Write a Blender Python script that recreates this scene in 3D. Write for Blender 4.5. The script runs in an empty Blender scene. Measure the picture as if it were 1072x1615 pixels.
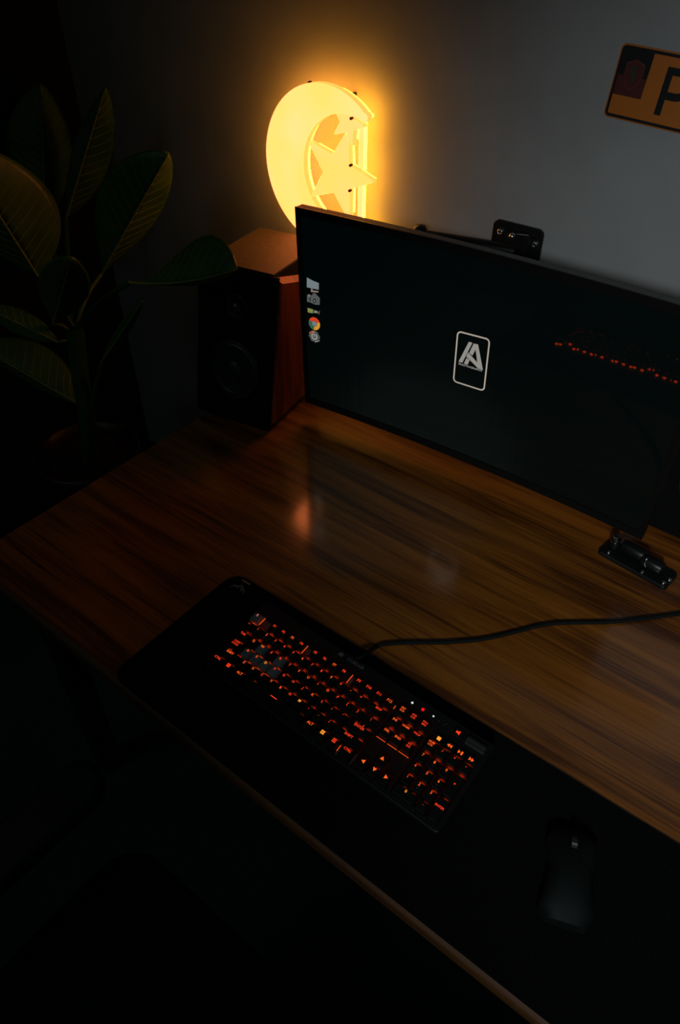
import bpy, bmesh, math, random
from mathutils import Matrix, Vector
from mathutils.geometry import tessellate_polygon

S = bpy.context.scene
COL = S.collection
random.seed(7)

# ------------------------------------------------------------------ camera
F_PX, IMG_W, IMG_H = 1130.94, 1072, 1615
ZB = 0.793                                   # height of the keycap tops above the floor
CAM_R = Matrix(((0.79053963, 0.61240372, 0.00296312),
                (0.40754762, -0.52247121, -0.74895178),
                (-0.45711271, 0.59328368, -0.66261788)))     # rows: right, down, forward
CAM_C = Vector((0.59046643, -0.53161955, 0.91515479 + ZB))
cam_d = bpy.data.cameras.new('camera')
cam_d.sensor_fit = 'VERTICAL'
cam_d.sensor_height = 36.0
cam_d.lens = 36.0 * F_PX / IMG_H
cam_d.clip_start = 0.02
cam = bpy.data.objects.new('camera', cam_d)
COL.objects.link(cam)
m3 = Matrix((CAM_R[0], -CAM_R[1], -CAM_R[2])).transposed()
cam.matrix_world = Matrix.Translation(CAM_C) @ m3.to_4x4()
S.camera = cam

# ------------------------------------------------------------------ world, lights, exposure
w = bpy.data.worlds.new('world'); S.world = w; w.use_nodes = True
w.node_tree.nodes['Background'].inputs[0].default_value = (0.30, 0.90, 0.88, 1)
w.node_tree.nodes['Background'].inputs[1].default_value = 0.0065

S.view_settings.view_transform = 'Standard'
S.view_settings.look = 'None'
S.view_settings.gamma = 1.0
S.view_settings.use_curve_mapping = False
S.view_settings.exposure = 0.0

# dim cool room light from an unseen source behind the camera, right of the desk
ld = bpy.data.lights.new('room_light', 'SPOT')
ld.energy = 82; ld.color = (0.93, 0.985, 1.0); ld.shadow_soft_size = 0.14
ld.spot_size = math.radians(47); ld.spot_blend = 1.0
lo = bpy.data.objects.new('room_light', ld); COL.objects.link(lo)
lo.location = (1.1, -1.75, 2.12)
lo.rotation_euler = (Vector((0.70, 0.62, 0.99)) - Vector(lo.location)).to_track_quat('-Z', 'Y').to_euler()

# faint greenish fill spot, added to brighten the floor and the desk's left end
l2 = bpy.data.lights.new('left_fill', 'SPOT')
l2.energy = 7.0; l2.color = (0.80, 1.0, 0.95)
l2.spot_size = math.radians(66); l2.spot_blend = 1.0; l2.shadow_soft_size = 0.55
l2o = bpy.data.objects.new('left_fill', l2); COL.objects.link(l2o)
l2o.location = (-1.20, -1.50, 2.66)
l2o.rotation_euler = (Vector((-0.45, 0.20, 0.75)) - Vector(l2o.location)).to_track_quat('-Z', 'Y').to_euler()

# ------------------------------------------------------------------ geometry helpers
def ray(px, py):
    return CAM_R.transposed() @ Vector(((px - IMG_W / 2) / F_PX, (py - IMG_H / 2) / F_PX, 1.0))
def on_z(px, py, z):
    r = ray(px, py); return CAM_C + r * ((z - CAM_C.z) / r.z)
def on_y(px, py, y):
    r = ray(px, py); return CAM_C + r * ((y - CAM_C.y) / r.y)

class MB:
    """collects shapes into one mesh"""
    def __init__(s): s.v = []; s.f = []; s.sm = []
    def add(s, vs, fs, smooth=False, M=None):
        o = len(s.v)
        s.v += [(M @ Vector(p)) if M else Vector(p) for p in vs]
        s.f += [tuple(i + o for i in f) for f in fs]; s.sm += [smooth] * len(fs)
        return s
    def box(s, a, b, M=None):
        x0, y0, z0 = a; x1, y1, z1 = b
        return s.hexa([(x0, y0, z0), (x1, y0, z0), (x1, y1, z0), (x0, y1, z0), (x0, y0, z1), (x1, y0, z1), (x1, y1, z1), (x0, y1, z1)], M)
    def hexa(s, p, M=None):
        return s.add(p, [(3, 2, 1, 0), (4, 5, 6, 7), (0, 1, 5, 4), (1, 2, 6, 5), (2, 3, 7, 6), (3, 0, 4, 7)], False, M)
    def prism(s, poly, h0, h1, M=None, bev=0.0, smooth=False):
        """polygon (x, y) extruded along z, optional chamfer on the top rim"""
        n = len(poly)
        rings = [(poly, h0)]
        if bev > 0:
            rings += [(poly, h1 - bev), (inset(poly, bev), h1)]
        else:
            rings += [(poly, h1)]
        vs = [(p[0], p[1], h) for ring, h in rings for p in ring]
        k = len(rings)
        ccw = area(poly) > 0
        lo_, hi_ = tuple(range(n)), tuple(range((k - 1) * n, k * n))
        fs = [lo_[::-1] if ccw else lo_, hi_ if ccw else hi_[::-1]]
        side = []
        for r in range(k - 1):
            for i in range(n):
                j = (i + 1) % n
                q = (r * n + i, r * n + j, (r + 1) * n + j, (r + 1) * n + i)
                side.append(q if ccw else q[::-1])
        o = len(s.f)
        s.add(vs, fs + side, False, M)
        if smooth:
            for i in range(o + len(fs), len(s.f)): s.sm[i] = True
        return s
    def tube(s, pts, rad, n=10, closed=False, M=None):
        pts = [Vector(p) for p in pts]; N = len(pts)
        rads = rad if isinstance(rad, (list, tuple)) else [rad] * N
        vs, fs = [], []; prev = None
        for i, p in enumerate(pts):
            a = pts[(i - 1) % N] if (closed or i > 0) else p
            b = pts[(i + 1) % N] if (closed or i < N - 1) else p
            t = (b - a).normalized()
            if prev is None:
                up = Vector((0, 0, 1)) if abs(t.z) < 0.9 else Vector((1, 0, 0))
                u = t.cross(up).normalized()
            else:
                u = (prev - t * prev.dot(t)).normalized()
            prev = u; v2 = t.cross(u)
            for k in range(n):
                an = 2 * math.pi * k / n
                vs.append(p + (u * math.cos(an) + v2 * math.sin(an)) * rads[i])
        for i in range(N if closed else N - 1):
            i2 = (i + 1) % N
            for k in range(n):
                k2 = (k + 1) % n
                fs.append((i * n + k, i * n + k2, i2 * n + k2, i2 * n + k))
        s.add(vs, fs, True, M)
        if not closed:
            s.add(vs[:n], [tuple(range(n))[::-1]], False, M); s.add(vs[-n:], [tuple(range(n))], False, M)
        return s
    def lathe(s, prof, n=28, M=None, cap=True):
        """profile (r, z) turned about z"""
        vs, fs = [], []
        for r, z in prof:
            for k in range(n):
                a = 2 * math.pi * k / n
                vs.append((r * math.cos(a), r * math.sin(a), z))
        for i in range(len(prof) - 1):
            for k in range(n):
                k2 = (k + 1) % n
                fs.append((i * n + k, i * n + k2, (i + 1) * n + k2, (i + 1) * n + k))
        s.add(vs, fs, True, M)
        if cap:
            s.add(vs[:n], [tuple(range(n))[::-1]], False, M); s.add(vs[-n:], [tuple(range(n))], False, M)
        return s
    def grid(s, rows, smooth=True, M=None):
        n = len(rows[0]); vs = [p for r in rows for p in r]
        fs = [(i * n + j, i * n + j + 1, (i + 1) * n + j + 1, (i + 1) * n + j) for i in range(len(rows) - 1) for j in range(n - 1)]
        return s.add(vs, fs, smooth, M)
    def mesh(s, name):
        me = bpy.data.meshes.new(name)
        me.from_pydata([tuple(p) for p in s.v], [], s.f)
        me.polygons.foreach_set('use_smooth', s.sm)
        me.update(); return me

def area(p): return sum(p[i][0] * p[(i + 1) % len(p)][1] - p[(i + 1) % len(p)][0] * p[i][1] for i in range(len(p))) / 2
def inset(p, d):
    n = len(p); out = []; sg = 1 if area(p) > 0 else -1
    for i in range(n):
        a, b, c = Vector(p[i - 1][:2]), Vector(p[i][:2]), Vector(p[(i + 1) % n][:2])
        e1 = (b - a).normalized(); e2 = (c - b).normalized()
        n1 = Vector((-e1.y, e1.x)) * sg; n2 = Vector((-e2.y, e2.x)) * sg
        mm = n1 + n2; mm = mm / max(0.35, mm.dot(n1)) if mm.length > 1e-6 else n1
        out.append((b.x + mm.x * d, b.y + mm.y * d))
    return out
def rrect(x0, y0, x1, y1, r, n=6):
    out = []
    for cx, cy, a0 in ((x1 - r, y1 - r, 0), (x0 + r, y1 - r, 90), (x0 + r, y0 + r, 180), (x1 - r, y0 + r, 270)):
        for k in range(n + 1):
            a = math.radians(a0 + 90 * k / n); out.append((cx + r * math.cos(a), cy + r * math.sin(a)))
    return out
def circle(r, n=20, cx=0, cy=0): return [(cx + r * math.cos(2 * math.pi * k / n), cy + r * math.sin(2 * math.pi * k / n)) for k in range(n)]
def XZ(y):                      # maps local (x, y, z) to world (x, y0 - z, y): a drawing plane facing -y
    return Matrix(((1, 0, 0, 0), (0, 0, -1, y), (0, 1, 0, 0), (0, 0, 0, 1)))

def thing(name, label, cat, M=None, group=None, kind=None):
    o = bpy.data.objects.new(name, None); COL.objects.link(o)
    o.empty_display_size = 0.05
    if M is not None: o.matrix_world = M
    if label: o['label'] = label
    if cat: o['category'] = cat
    if group: o['group'] = group
    if kind: o['kind'] = kind
    o['_m'] = 0; del o['_m']
    TM[o.name] = M.copy() if M is not None else Matrix()
    return o
TM = {}
def part(parent, name, mb, mat, local=False, label=None, kind=None):
    """mesh child; mb in world coordinates unless local"""
    me = mb.mesh(name) if isinstance(mb, MB) else mb
    if parent is not None and not local:
        me.transform(TM[parent.name].inverted())
    o = bpy.data.objects.new(name, me); COL.objects.link(o)
    if mat and not me.materials: me.materials.append(mat)
    if parent is not None: o.parent = parent
    TM[o.name] = TM[parent.name].copy() if parent is not None else Matrix()
    if label: o['label'] = label
    if kind: o['kind'] = kind
    return o
def solo(name, mb, mat, label, cat, base):
    """a thing that is one mesh, origin at its base"""
    me = mb.mesh(name); me.transform(Matrix.Translation(-Vector(base))); me.materials.append(mat)
    o = bpy.data.objects.new(name, me); COL.objects.link(o); o.location = base
    o['label'] = label; o['category'] = cat
    return o
def struct(name, mb, mat):
    o = part(None, name, mb, mat); o['kind'] = 'structure'; return o
def bevel(o, wd, seg=2):
    b = o.modifiers.new('bevel', 'BEVEL'); b.width = wd; b.segments = seg; b.limit_method = 'ANGLE'; b.angle_limit = math.radians(40)
    return o

# ------------------------------------------------------------------ materials
MATS = {}
def mat(name, col=(0.5, 0.5, 0.5), rough=0.5, metal=0.0, emit=None, es=1.0, spec=0.5, coat=0.0, coat_r=0.1, sub=None):
    if name in MATS: return MATS[name]
    m = bpy.data.materials.new(name); m.use_nodes = True
    b = m.node_tree.nodes['Principled BSDF']
    b.inputs['Base Color'].default_value = (*col, 1); b.inputs['Roughness'].default_value = rough
    b.inputs['Metallic'].default_value = metal; b.inputs['Specular IOR Level'].default_value = spec
    b.inputs['Coat Weight'].default_value = coat; b.inputs['Coat Roughness'].default_value = coat_r
    if emit:
        b.inputs['Emission Color'].default_value = (*emit, 1); b.inputs['Emission Strength'].default_value = es
    MATS[name] = m; return m
def noise_mat(name, c1, c2, scale, stretch=(1, 1, 1), rough=0.5, bump=0.1, bscale=None, lo=0.35, hi=0.65, spec=0.5, detail=6.0, dist=0.0):
    m = mat(name, c1, rough, spec=spec); nt = m.node_tree; N = nt.nodes; L = nt.links; b = N['Principled BSDF']
    tc = N.new('ShaderNodeTexCoord'); mp = N.new('ShaderNodeMapping'); mp.inputs['Scale'].default_value = stretch
    no = N.new('ShaderNodeTexNoise'); no.inputs['Scale'].default_value = scale; no.inputs['Detail'].default_value = detail; no.inputs['Distortion'].default_value = dist
    cr = N.new('ShaderNodeValToRGB'); cr.color_ramp.elements[0].position = lo; cr.color_ramp.elements[1].position = hi
    cr.color_ramp.elements[0].color = (*c1, 1); cr.color_ramp.elements[1].color = (*c2, 1)
    L.new(tc.outputs['Object'], mp.inputs[0]); L.new(mp.outputs[0], no.inputs['Vector']); L.new(no.outputs['Fac'], cr.inputs[0]); L.new(cr.outputs[0], b.inputs['Base Color'])
    if bump:
        n2 = N.new('ShaderNodeTexNoise'); n2.inputs['Scale'].default_value = bscale or scale * 2; n2.inputs['Detail'].default_value = 4
        L.new(mp.outputs[0], n2.inputs['Vector'])
        bp = N.new('ShaderNodeBump'); bp.inputs['Strength'].default_value = bump; bp.inputs['Distance'].default_value = 0.002
        L.new(n2.outputs['Fac'], bp.inputs['Height']); L.new(bp.outputs[0], b.inputs['Normal'])
    return m

M_WALL = noise_mat('wall_paint', (0.27, 0.28, 0.285), (0.31, 0.32, 0.325), 6, rough=0.9, bump=0.06, bscale=160, spec=0.2)
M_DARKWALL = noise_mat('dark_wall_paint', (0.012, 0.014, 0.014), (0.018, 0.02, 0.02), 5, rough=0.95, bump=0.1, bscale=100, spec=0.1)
M_FLOOR = noise_mat('floor_vinyl', (0.034, 0.066, 0.057), (0.050, 0.084, 0.075), 4, rough=0.7, bump=0.1, bscale=80, spec=0.2)

def wood(name, dark, mid, light, rough, sx, coat=0.0, coat_r=0.2):
    """grain runs along local x"""
    m = mat(name, mid, rough, coat=coat, coat_r=coat_r); nt = m.node_tree; N = nt.nodes; L = nt.links; b = N['Principled BSDF']
    b.inputs['Coat IOR'].default_value = 1.95
    tc = N.new('ShaderNodeTexCoord')
    mp = N.new('ShaderNodeMapping'); mp.inputs['Scale'].default_value = sx
    L.new(tc.outputs['Object'], mp.inputs[0])
    big = N.new('ShaderNodeTexNoise'); big.inputs['Scale'].default_value = 1.0; big.inputs['Detail'].default_value = 5; big.inputs['Distortion'].default_value = 0.6
    L.new(mp.outputs[0], big.inputs['Vector'])
    mp2 = N.new('ShaderNodeMapping'); mp2.inputs['Scale'].default_value = tuple(v * q for v, q in zip(sx, (1.6, 8, 8)))
    L.new(tc.outputs['Object'], mp2.inputs[0])
    fine = N.new('ShaderNodeTexNoise'); fine.inputs['Scale'].default_value = 1.0; fine.inputs['Detail'].default_value = 4
    L.new(mp2.outputs[0], fine.inputs['Vector'])
    mx = N.new('ShaderNodeMath'); mx.operation = 'MULTIPLY_ADD'; mx.inputs[1].default_value = 0.62
    sc = N.new('ShaderNodeMath'); sc.operation = 'MULTIPLY'; sc.inputs[1].default_value = 0.38
    L.new(fine.outputs['Fac'], sc.inputs[0]); L.new(big.outputs['Fac'], mx.inputs[0]); L.new(sc.outputs[0], mx.inputs[2])
    cr = N.new('ShaderNodeValToRGB'); e = cr.color_ramp.elements
    e[0].position = 0.40; e[0].color = (*dark, 1); e[1].position = 0.61; e[1].color = (*light, 1)
    k = e.new(0.5); k.color = (*mid, 1)
    L.new(mx.outputs[0], cr.inputs[0]); L.new(cr.outputs[0], b.inputs['Base Color'])
    bp = N.new('ShaderNodeBump'); bp.inputs['Strength'].default_value = 0.12; bp.inputs['Distance'].default_value = 0.001
    L.new(fine.outputs['Fac'], bp.inputs['Height']); L.new(bp.outputs[0], b.inputs['Normal'])
    return m
M_DESK = wood('desk_wood', (0.10, 0.027, 0.0022), (0.26, 0.080, 0.006), (0.385, 0.128, 0.011), 0.42, (2.6, 34, 34), coat=1.0, coat_r=0.14)
M_DESK_SHADED = wood('desk_wood_shaded', (0.040, 0.014, 0.0016), (0.085, 0.031, 0.004), (0.12, 0.046, 0.006), 0.6, (2.2, 24, 24))  # desk wood with shade put into the colour, for the front edge
M_SPKWOOD = wood('speaker_wood', (0.13, 0.020, 0.004), (0.31, 0.055, 0.010), (0.42, 0.09, 0.016), 0.42, (30, 30, 2.5))

M_BLACK = mat('black_plastic', (0.006, 0.007, 0.007), 0.45, spec=0.3)
M_BEZEL = mat('bezel_plastic', (0.004, 0.0045, 0.0045), 0.45, spec=0.25)
M_SATIN = mat('satin_black_metal', (0.012, 0.013, 0.013), 0.38, metal=0.4)
M_CHROME = mat('chrome', (0.75, 0.75, 0.75), 0.15, metal=1.0)
M_VINYL_LIT = noise_mat('lamplit_vinyl', (0.072, 0.070, 0.030), (0.095, 0.090, 0.040), 90, rough=0.55, bump=0.2, bscale=400, spec=0.4)  # speaker top: yellow lamplight put into the vinyl colour
M_BAFFLE = mat('baffle_black', (0.003, 0.0035, 0.0035), 0.7, spec=0.1)
M_RUBBER = mat('rubber_surround', (0.012, 0.015, 0.016), 0.4, spec=0.5)
M_CONE = mat('woofer_cone', (0.014, 0.019, 0.020), 0.45, spec=0.5)
M_DOME = mat('tweeter_dome', (0.02, 0.03, 0.03), 0.22, spec=0.8)
M_MAT = noise_mat('desk_mat_cloth', (0.0025, 0.003, 0.003), (0.0045, 0.005, 0.005), 300, rough=0.95, bump=0.15, bscale=900, spec=0.08)
M_MATLOGO = mat('mat_print_grey', (0.11, 0.13, 0.12), 0.7)
M_MATGOLD = mat('mat_tag_gold', (0.40, 0.24, 0.05), 0.5)
M_KEY = mat('keycap_black', (0.004, 0.005, 0.005), 0.5, spec=0.25)
M_KEYGREY = mat('keycap_grey', (0.11, 0.15, 0.155), 0.55, spec=0.4)
M_KBCASE = mat('keyboard_case', (0.004, 0.0055, 0.0055), 0.5, spec=0.3)
M_SWPLATE = mat('switch_plate', (0.06, 0.055, 0.05), 0.5, spec=0.3)
M_KBPRINT = mat('keyboard_print', (0.10, 0.13, 0.13), 0.5)
M_DIM = mat('legend_dim', (0.10, 0.09, 0.11), 0.6)
M_RED = mat('legend_red', (0, 0, 0), 0.6, emit=(1.0, 0.045, 0.010), es=1.05)
M_ORANGE = mat('legend_orange', (0, 0, 0), 0.6, emit=(1.0, 0.11, 0.012), es=1.15)
M_YELLOW = mat('legend_yellow', (0, 0, 0), 0.6, emit=(1.0, 0.33, 0.03), es=1.05)
M_PINK = mat('legend_pink', (0, 0, 0), 0.6, emit=(1.0, 0.28, 0.22), es=0.8)
M_LED = mat('backlight_led', (0, 0, 0), 0.6, emit=(1.0, 0.055, 0.008), es=20.0)
M_GAPGLOW = mat('gap_glow', (0, 0, 0), 0.6, emit=(1.0, 0.10, 0.015), es=0.75)
M_WHITE_LED = mat('white_led', (0.1, 0.1, 0.1), 0.5, emit=(0.85, 1.0, 1.0), es=0.75)
M_RED_LED = mat('red_led', (0.1, 0.0, 0.0), 0.5, emit=(1.0, 0.004, 0.008), es=1.1)
M_CABLE = noise_mat('braided_cable', (0.004, 0.005, 0.005), (0.010, 0.012, 0.012), 500, rough=0.7, bump=0.3, bscale=900, spec=0.2)
M_PLATE = mat('plate_amber', (0.42, 0.125, 0.012), 0.45)
M_PLATEBLK = mat('plate_black', (0.006, 0.007, 0.008), 0.4)
M_PLATERED = mat('plate_dark_red', (0.065, 0.008, 0.007), 0.5)
M_EMBLEM = mat('emblem_red', (0.10, 0.018, 0.012), 0.5)
M_EMBLEM2 = mat('emblem_grey', (0.022, 0.028, 0.022), 0.5)
M_CHAIR = noise_mat('chair_fabric', (0.010, 0.013, 0.013), (0.016, 0.019, 0.018), 200, rough=0.85, bump=0.2, bscale=600, spec=0.2)
M_CHAIRPL = mat('chair_plastic', (0.012, 0.015, 0.015), 0.4)
M_POT = mat('pot_glaze', (0.030, 0.014, 0.006), 0.45)
M_SOIL = noise_mat('soil', (0.006, 0.004, 0.003), (0.014, 0.010, 0.007), 60, rough=1.0, bump=0.5, bscale=90)
M_STEM = noise_mat('plant_stem', (0.020, 0.075, 0.014), (0.035, 0.11, 0.02), 20, rough=0.5, bump=0.1)
M_MOUSE = mat('mouse_shell', (0.006, 0.009, 0.0085), 0.6, spec=0.15)
# leaf: pale veins on green (the leaf's own colours)
M_LEAF = noise_mat('leaf_green', (0.028, 0.10, 0.016), (0.07, 0.16, 0.024), 9, rough=0.42, bump=0.1, bscale=60)
M_VEIN = mat('leaf_vein', (0.22, 0.30, 0.07), 0.5)
# lamp
M_GLOW = mat('lamp_diffuser', (0.4, 0.2, 0.06), 0.6, emit=(1.0, 0.212, 0.045), es=3.8)
M_SIDE = mat('lamp_side', (0.05, 0.025, 0.008), 0.6, emit=(1.0, 0.34, 0.055), es=1.8)
M_GLOW2 = mat('lamp_star_diffuser', (0.4, 0.2, 0.06), 0.6, emit=(1.0, 0.212, 0.042), es=3.6)
M_TUBE = mat('neon_tube', (0.8, 0.6, 0.3), 0.4, emit=(1.0, 0.47, 0.022), es=13.0)
def uneven(m, c2):
    nt = m.node_tree; N = nt.nodes; L = nt.links; b = N['Principled BSDF']; c1 = tuple(b.inputs['Emission Color'].default_value)
    tc = N.new('ShaderNodeTexCoord'); no = N.new('ShaderNodeTexNoise'); no.inputs['Scale'].default_value = 9; no.inputs['Detail'].default_value = 1
    cr = N.new('ShaderNodeValToRGB'); cr.color_ramp.elements[0].position = 0.35; cr.color_ramp.elements[1].position = 0.65
    cr.color_ramp.elements[0].color = c1; cr.color_ramp.elements[1].color = (*c2, 1)
    L.new(tc.outputs['Object'], no.inputs['Vector']); L.new(no.outputs['Fac'], cr.inputs[0]); L.new(cr.outputs[0], b.inputs['Emission Color'])
uneven(M_GLOW, (1.0, 0.218, 0.070)); uneven(M_GLOW2, (1.0, 0.208, 0.062))
M_PIN = mat('lamp_pin', (0.02, 0.012, 0.008), 0.5)

# ------------------------------------------------------------------ the room
WALL_Y = 0.80
LEFT_X = -1.36
def Z(z): return z + ZB
struct('wall_back', MB().box((LEFT_X - 0.1, WALL_Y, 0), (2.6, WALL_Y + 0.1, 2.7)), M_WALL)
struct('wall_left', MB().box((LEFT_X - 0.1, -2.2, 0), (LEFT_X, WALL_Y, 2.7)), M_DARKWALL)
struct('floor', MB().box((LEFT_X - 0.1, -2.2, -0.06), (2.6, WALL_Y + 0.1, 0)), M_FLOOR)
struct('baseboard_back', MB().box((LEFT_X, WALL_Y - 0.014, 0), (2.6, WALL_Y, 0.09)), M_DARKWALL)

# ------------------------------------------------------------------ desk
DT = 0.75
DX0, DX1, DY0, DY1 = -0.54, 1.26, -0.218, 0.785
desk = thing('desk', 'reddish brown wooden desk with visible grain and rounded front edge', 'desk', Matrix.Translation((0.36, 0.28, 0)))
prof = [(DY1, 0.720), (DY1, DT)]
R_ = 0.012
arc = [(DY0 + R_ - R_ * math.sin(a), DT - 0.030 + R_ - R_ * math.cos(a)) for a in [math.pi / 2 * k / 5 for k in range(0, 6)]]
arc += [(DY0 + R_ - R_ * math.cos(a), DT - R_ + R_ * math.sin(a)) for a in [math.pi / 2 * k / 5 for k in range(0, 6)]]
MP = Matrix(((0, 0, 1, 0), (1, 0, 0, 0), (0, 1, 0, 0), (0, 0, 0, 1)))
YB = DY0 + R_
part(desk, 'desk_top', MB().prism([(DY1, DT - 0.030), (YB, DT - 0.030), (YB, DT), (DY1, DT)], DX0, DX1, MP), M_DESK)
part(desk, 'front_edge_shaded', MB().prism(arc, DX0, DX1, MP), M_DESK_SHADED, label='rounded front edge, colour darkened as shade')
for x, y in ((DX0 + 0.05, DY0 + 0.06), (DX1 - 0.10, DY0 + 0.06), (DX0 + 0.05, DY1 - 0.12), (DX1 - 0.10, DY1 - 0.12)):
    bevel(part(desk, 'leg', MB().box((x, y, 0), (x + 0.05, y + 0.05, DT - 0.030)), M_SATIN), 0.003)
part(desk, 'apron', MB().box((DX0 + 0.06, DY1 - 0.10, DT - 0.10), (DX1 - 0.06, DY1 - 0.075, DT - 0.030)), M_SATIN)

# ------------------------------------------------------------------ desk mat
MT = DT + 0.004
mat_o = thing('desk_mat', 'long black cloth desk mat with a grey bird mark in its corner', 'desk mat', Matrix.Translation((0.34, -0.07, DT)))
part(mat_o, 'mat_cloth', MB().prism(rrect(-0.118, -0.212, 0.80, 0.075, 0.028), DT + 0.0003, MT, bev=0.0008), M_MAT)
bird_px = [(361.5, 926), (366, 923), (371, 922), (376, 923.5), (379, 922.5), (382.5, 923), (384, 927), (385.8, 931), (384.8, 935), (381, 939),
           (383, 934.5), (382.2, 931), (380, 933), (378.5, 931.5), (380, 927), (377.5, 925.5), (375, 928), (372.5, 925.5), (368, 924.8)]
bp_ = [on_z(px, py, MT) for px, py in bird_px]
part(mat_o, 'bird_mark', MB().prism([(p.x, p.y) for p in bp_], MT, MT + 0.0003), M_MATLOGO, label='grey printed bird mark')
tg = [on_z(px, py, MT) for px, py in [(381, 915.5), (383, 914), (395.5, 921.5), (394, 923)]]
part(mat_o, 'edge_tag', MB().prism([(p.x, p.y) for p in tg], MT, MT + 0.0004), M_MATGOLD, label='small gold coloured tag line')

# ------------------------------------------------------------------ monitor (gently curved)
YM, YAWM, KM, THM = 0.56, 0.032, 0.2254, 0.026
def scr_y(x, zr, off=0.0):
    s = x - 0.05; return YM + YAWM * s - KM * s * s / 2 - THM * (zr - 0.2) - off
def scr_pt(px, py):
    r = ray(px, py); t = 0.9
    for _ in range(40):
        P = CAM_C + r * t; g = P.y - scr_y(P.x, P.z - ZB)
        P2 = CAM_C + r * (t + 1e-4); g2 = P2.y - scr_y(P2.x, P2.z - ZB)
        t -= g / ((g2 - g) / 1e-4)
    P = CAM_C + r * t; return (P.x, P.z - ZB)
MX0, MX1, MZ0, MZ1 = -0.333, 0.447, 0.008, 0.4485
mon = thing('monitor', 'large curved black monitor showing desktop icons and a white monogram', 'monitor', Matrix.Translation((0.05, 0.56, Z(MZ0))))
NX = 24
def strip(x0, x1, z0, z1, off_f, off_b):
    """curved slab following the screen surface"""
    mb = MB(); xs = [x0 + (x1 - x0) * i / NX for i in range(NX + 1)]
    A = [Vector((x, scr_y(x, z0, off_f), Z(z0))) for x in xs]; B = [Vector((x, scr_y(x, z1, off_f), Z(z1))) for x in xs]
    Cc = [Vector((x, scr_y(x, z1, off_b), Z(z1))) for x in xs]; D = [Vector((x, scr_y(x, z0, off_b), Z(z0))) for x in xs]
    n = NX + 1; vs = A + B + Cc + D; fs = []
    for i in range(NX):
        for a, b in ((0, n), (n, 2 * n), (2 * n, 3 * n), (3 * n, 0)):
            fs.append((a + i, a + i + 1, b + i + 1, b + i))
    fs += [(0, n, 2 * n, 3 * n), (NX, 3 * n + NX, 2 * n + NX, n + NX)]
    return mb.add(vs, fs)
BW, BT, BB = 0.011, 0.015, 0.016
part(mon, 'bezel_top', strip(MX0, MX1, MZ1 - BT, MZ1, 0.002, -0.002), M_BEZEL)
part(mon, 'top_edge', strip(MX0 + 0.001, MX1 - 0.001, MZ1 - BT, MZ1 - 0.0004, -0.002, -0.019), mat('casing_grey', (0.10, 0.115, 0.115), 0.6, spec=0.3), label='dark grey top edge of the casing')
part(mon, 'bezel_bottom', strip(MX0, MX1, MZ0, MZ0 + BB, 0.002, -0.018), M_BEZEL)
part(mon, 'bezel_side', strip(MX0, MX0 + BW, MZ0 + BB, MZ1 - BT, 0.002, -0.018), M_BEZEL)
part(mon, 'bezel_side', strip(MX1 - BW, MX1, MZ0 + BB, MZ1 - BT, 0.002, -0.018), M_BEZEL)
M_SCREEN = mat('screen_glass', (0.003, 0.004, 0.004), 0.03, spec=0.34, emit=(0.15, 0.75, 0.70), es=0.0018)
part(mon, 'screen', strip(MX0 + BW, MX1 - BW, MZ0 + BB, MZ1 - BT, 0.0, -0.010), M_SCREEN)
part(mon, 'back_cover', strip(MX0 + 0.004, MX1 - 0.004, MZ0 + 0.003, MZ1 - 0.006, -0.011, -0.020), M_BLACK)
part(mon, 'back_bulge', strip(MX0 + 0.17, MX1 - 0.17, MZ0 + 0.06, MZ1 - 0.08, -0.020, -0.045), M_BLACK)

def on_screen(mb, poly, lift=0.0006):
    """flat drawing in (x, z) screen coordinates laid on the glass"""
    tri = tessellate_polygon([[Vector((p[0], p[1], 0)) for p in poly]])
    mb.add([(p[0], scr_y(p[0], p[1], lift), Z(p[1])) for p in poly], [t for t in tri])
def screen_px(mb, pts, lift=0.0006): on_screen(mb, [scr_pt(*p) for p in pts], lift)
def emis(name, c, s=1.0): return mat(name, (0, 0, 0), 0.5, spec=0.0, emit=c, es=s)
E_GREY = emis('screen_grey', (0.36, 0.34, 0.31), 0.75)
E_FRAME = emis('screen_frame', (0.50, 0.43, 0.36), 0.80)
def zi(x, y): return (470 + x / 12.92, 425 + y / 12.92)
def zl(x, y): return (680 + x / 8.246, 500 + y / 8.246)

# logo frame: rounded rectangle line
logo = thing('tmp', None, None); bpy.data.objects.remove(logo)
cx0, cx1, cz0, cz1 = None, None, None, None
c4 = [scr_pt(*zl(*c)) for c in ((338, 172), (770, 285), (692, 970), (280, 838))]
def bil(u, v):
    a, b, c, d = [Vector(q) for q in c4]
    return (a * (1 - u) + b * u) * (1 - v) + (d * (1 - u) + c * u) * v
def rr_uv(m_, r):
    out = []
    for cu, cv, a0 in ((1 - m_ - r, m_ / 1.6 + r / 1.6, -90), (1 - m_ - r, 1 - m_ / 1.6 - r / 1.6, 0), (m_ + r, 1 - m_ / 1.6 - r / 1.6, 90), (m_ + r, m_ / 1.6 + r / 1.6, 180)):
        for k in range(7):
            a = math.radians(a0 + 15 * k); out.append(bil(cu + r * math.cos(a), cv + r / 1.6 * math.sin(a)))
    return out
po, pi_ = rr_uv(0.0, 0.13), rr_uv(0.042, 0.092)
fr = MB(); n = len(po)
vs = [(p.x, scr_y(p.x, p.y, 0.0006), Z(p.y)) for p in po + pi_]
fr.add(vs, [(i, (i + 1) % n, n + (i + 1) % n, n + i) for i in range(n)])
lg = part(mon, 'screen_logo', fr, E_FRAME, label='pale rounded rectangle outline on the screen')
mg = MB()
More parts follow.
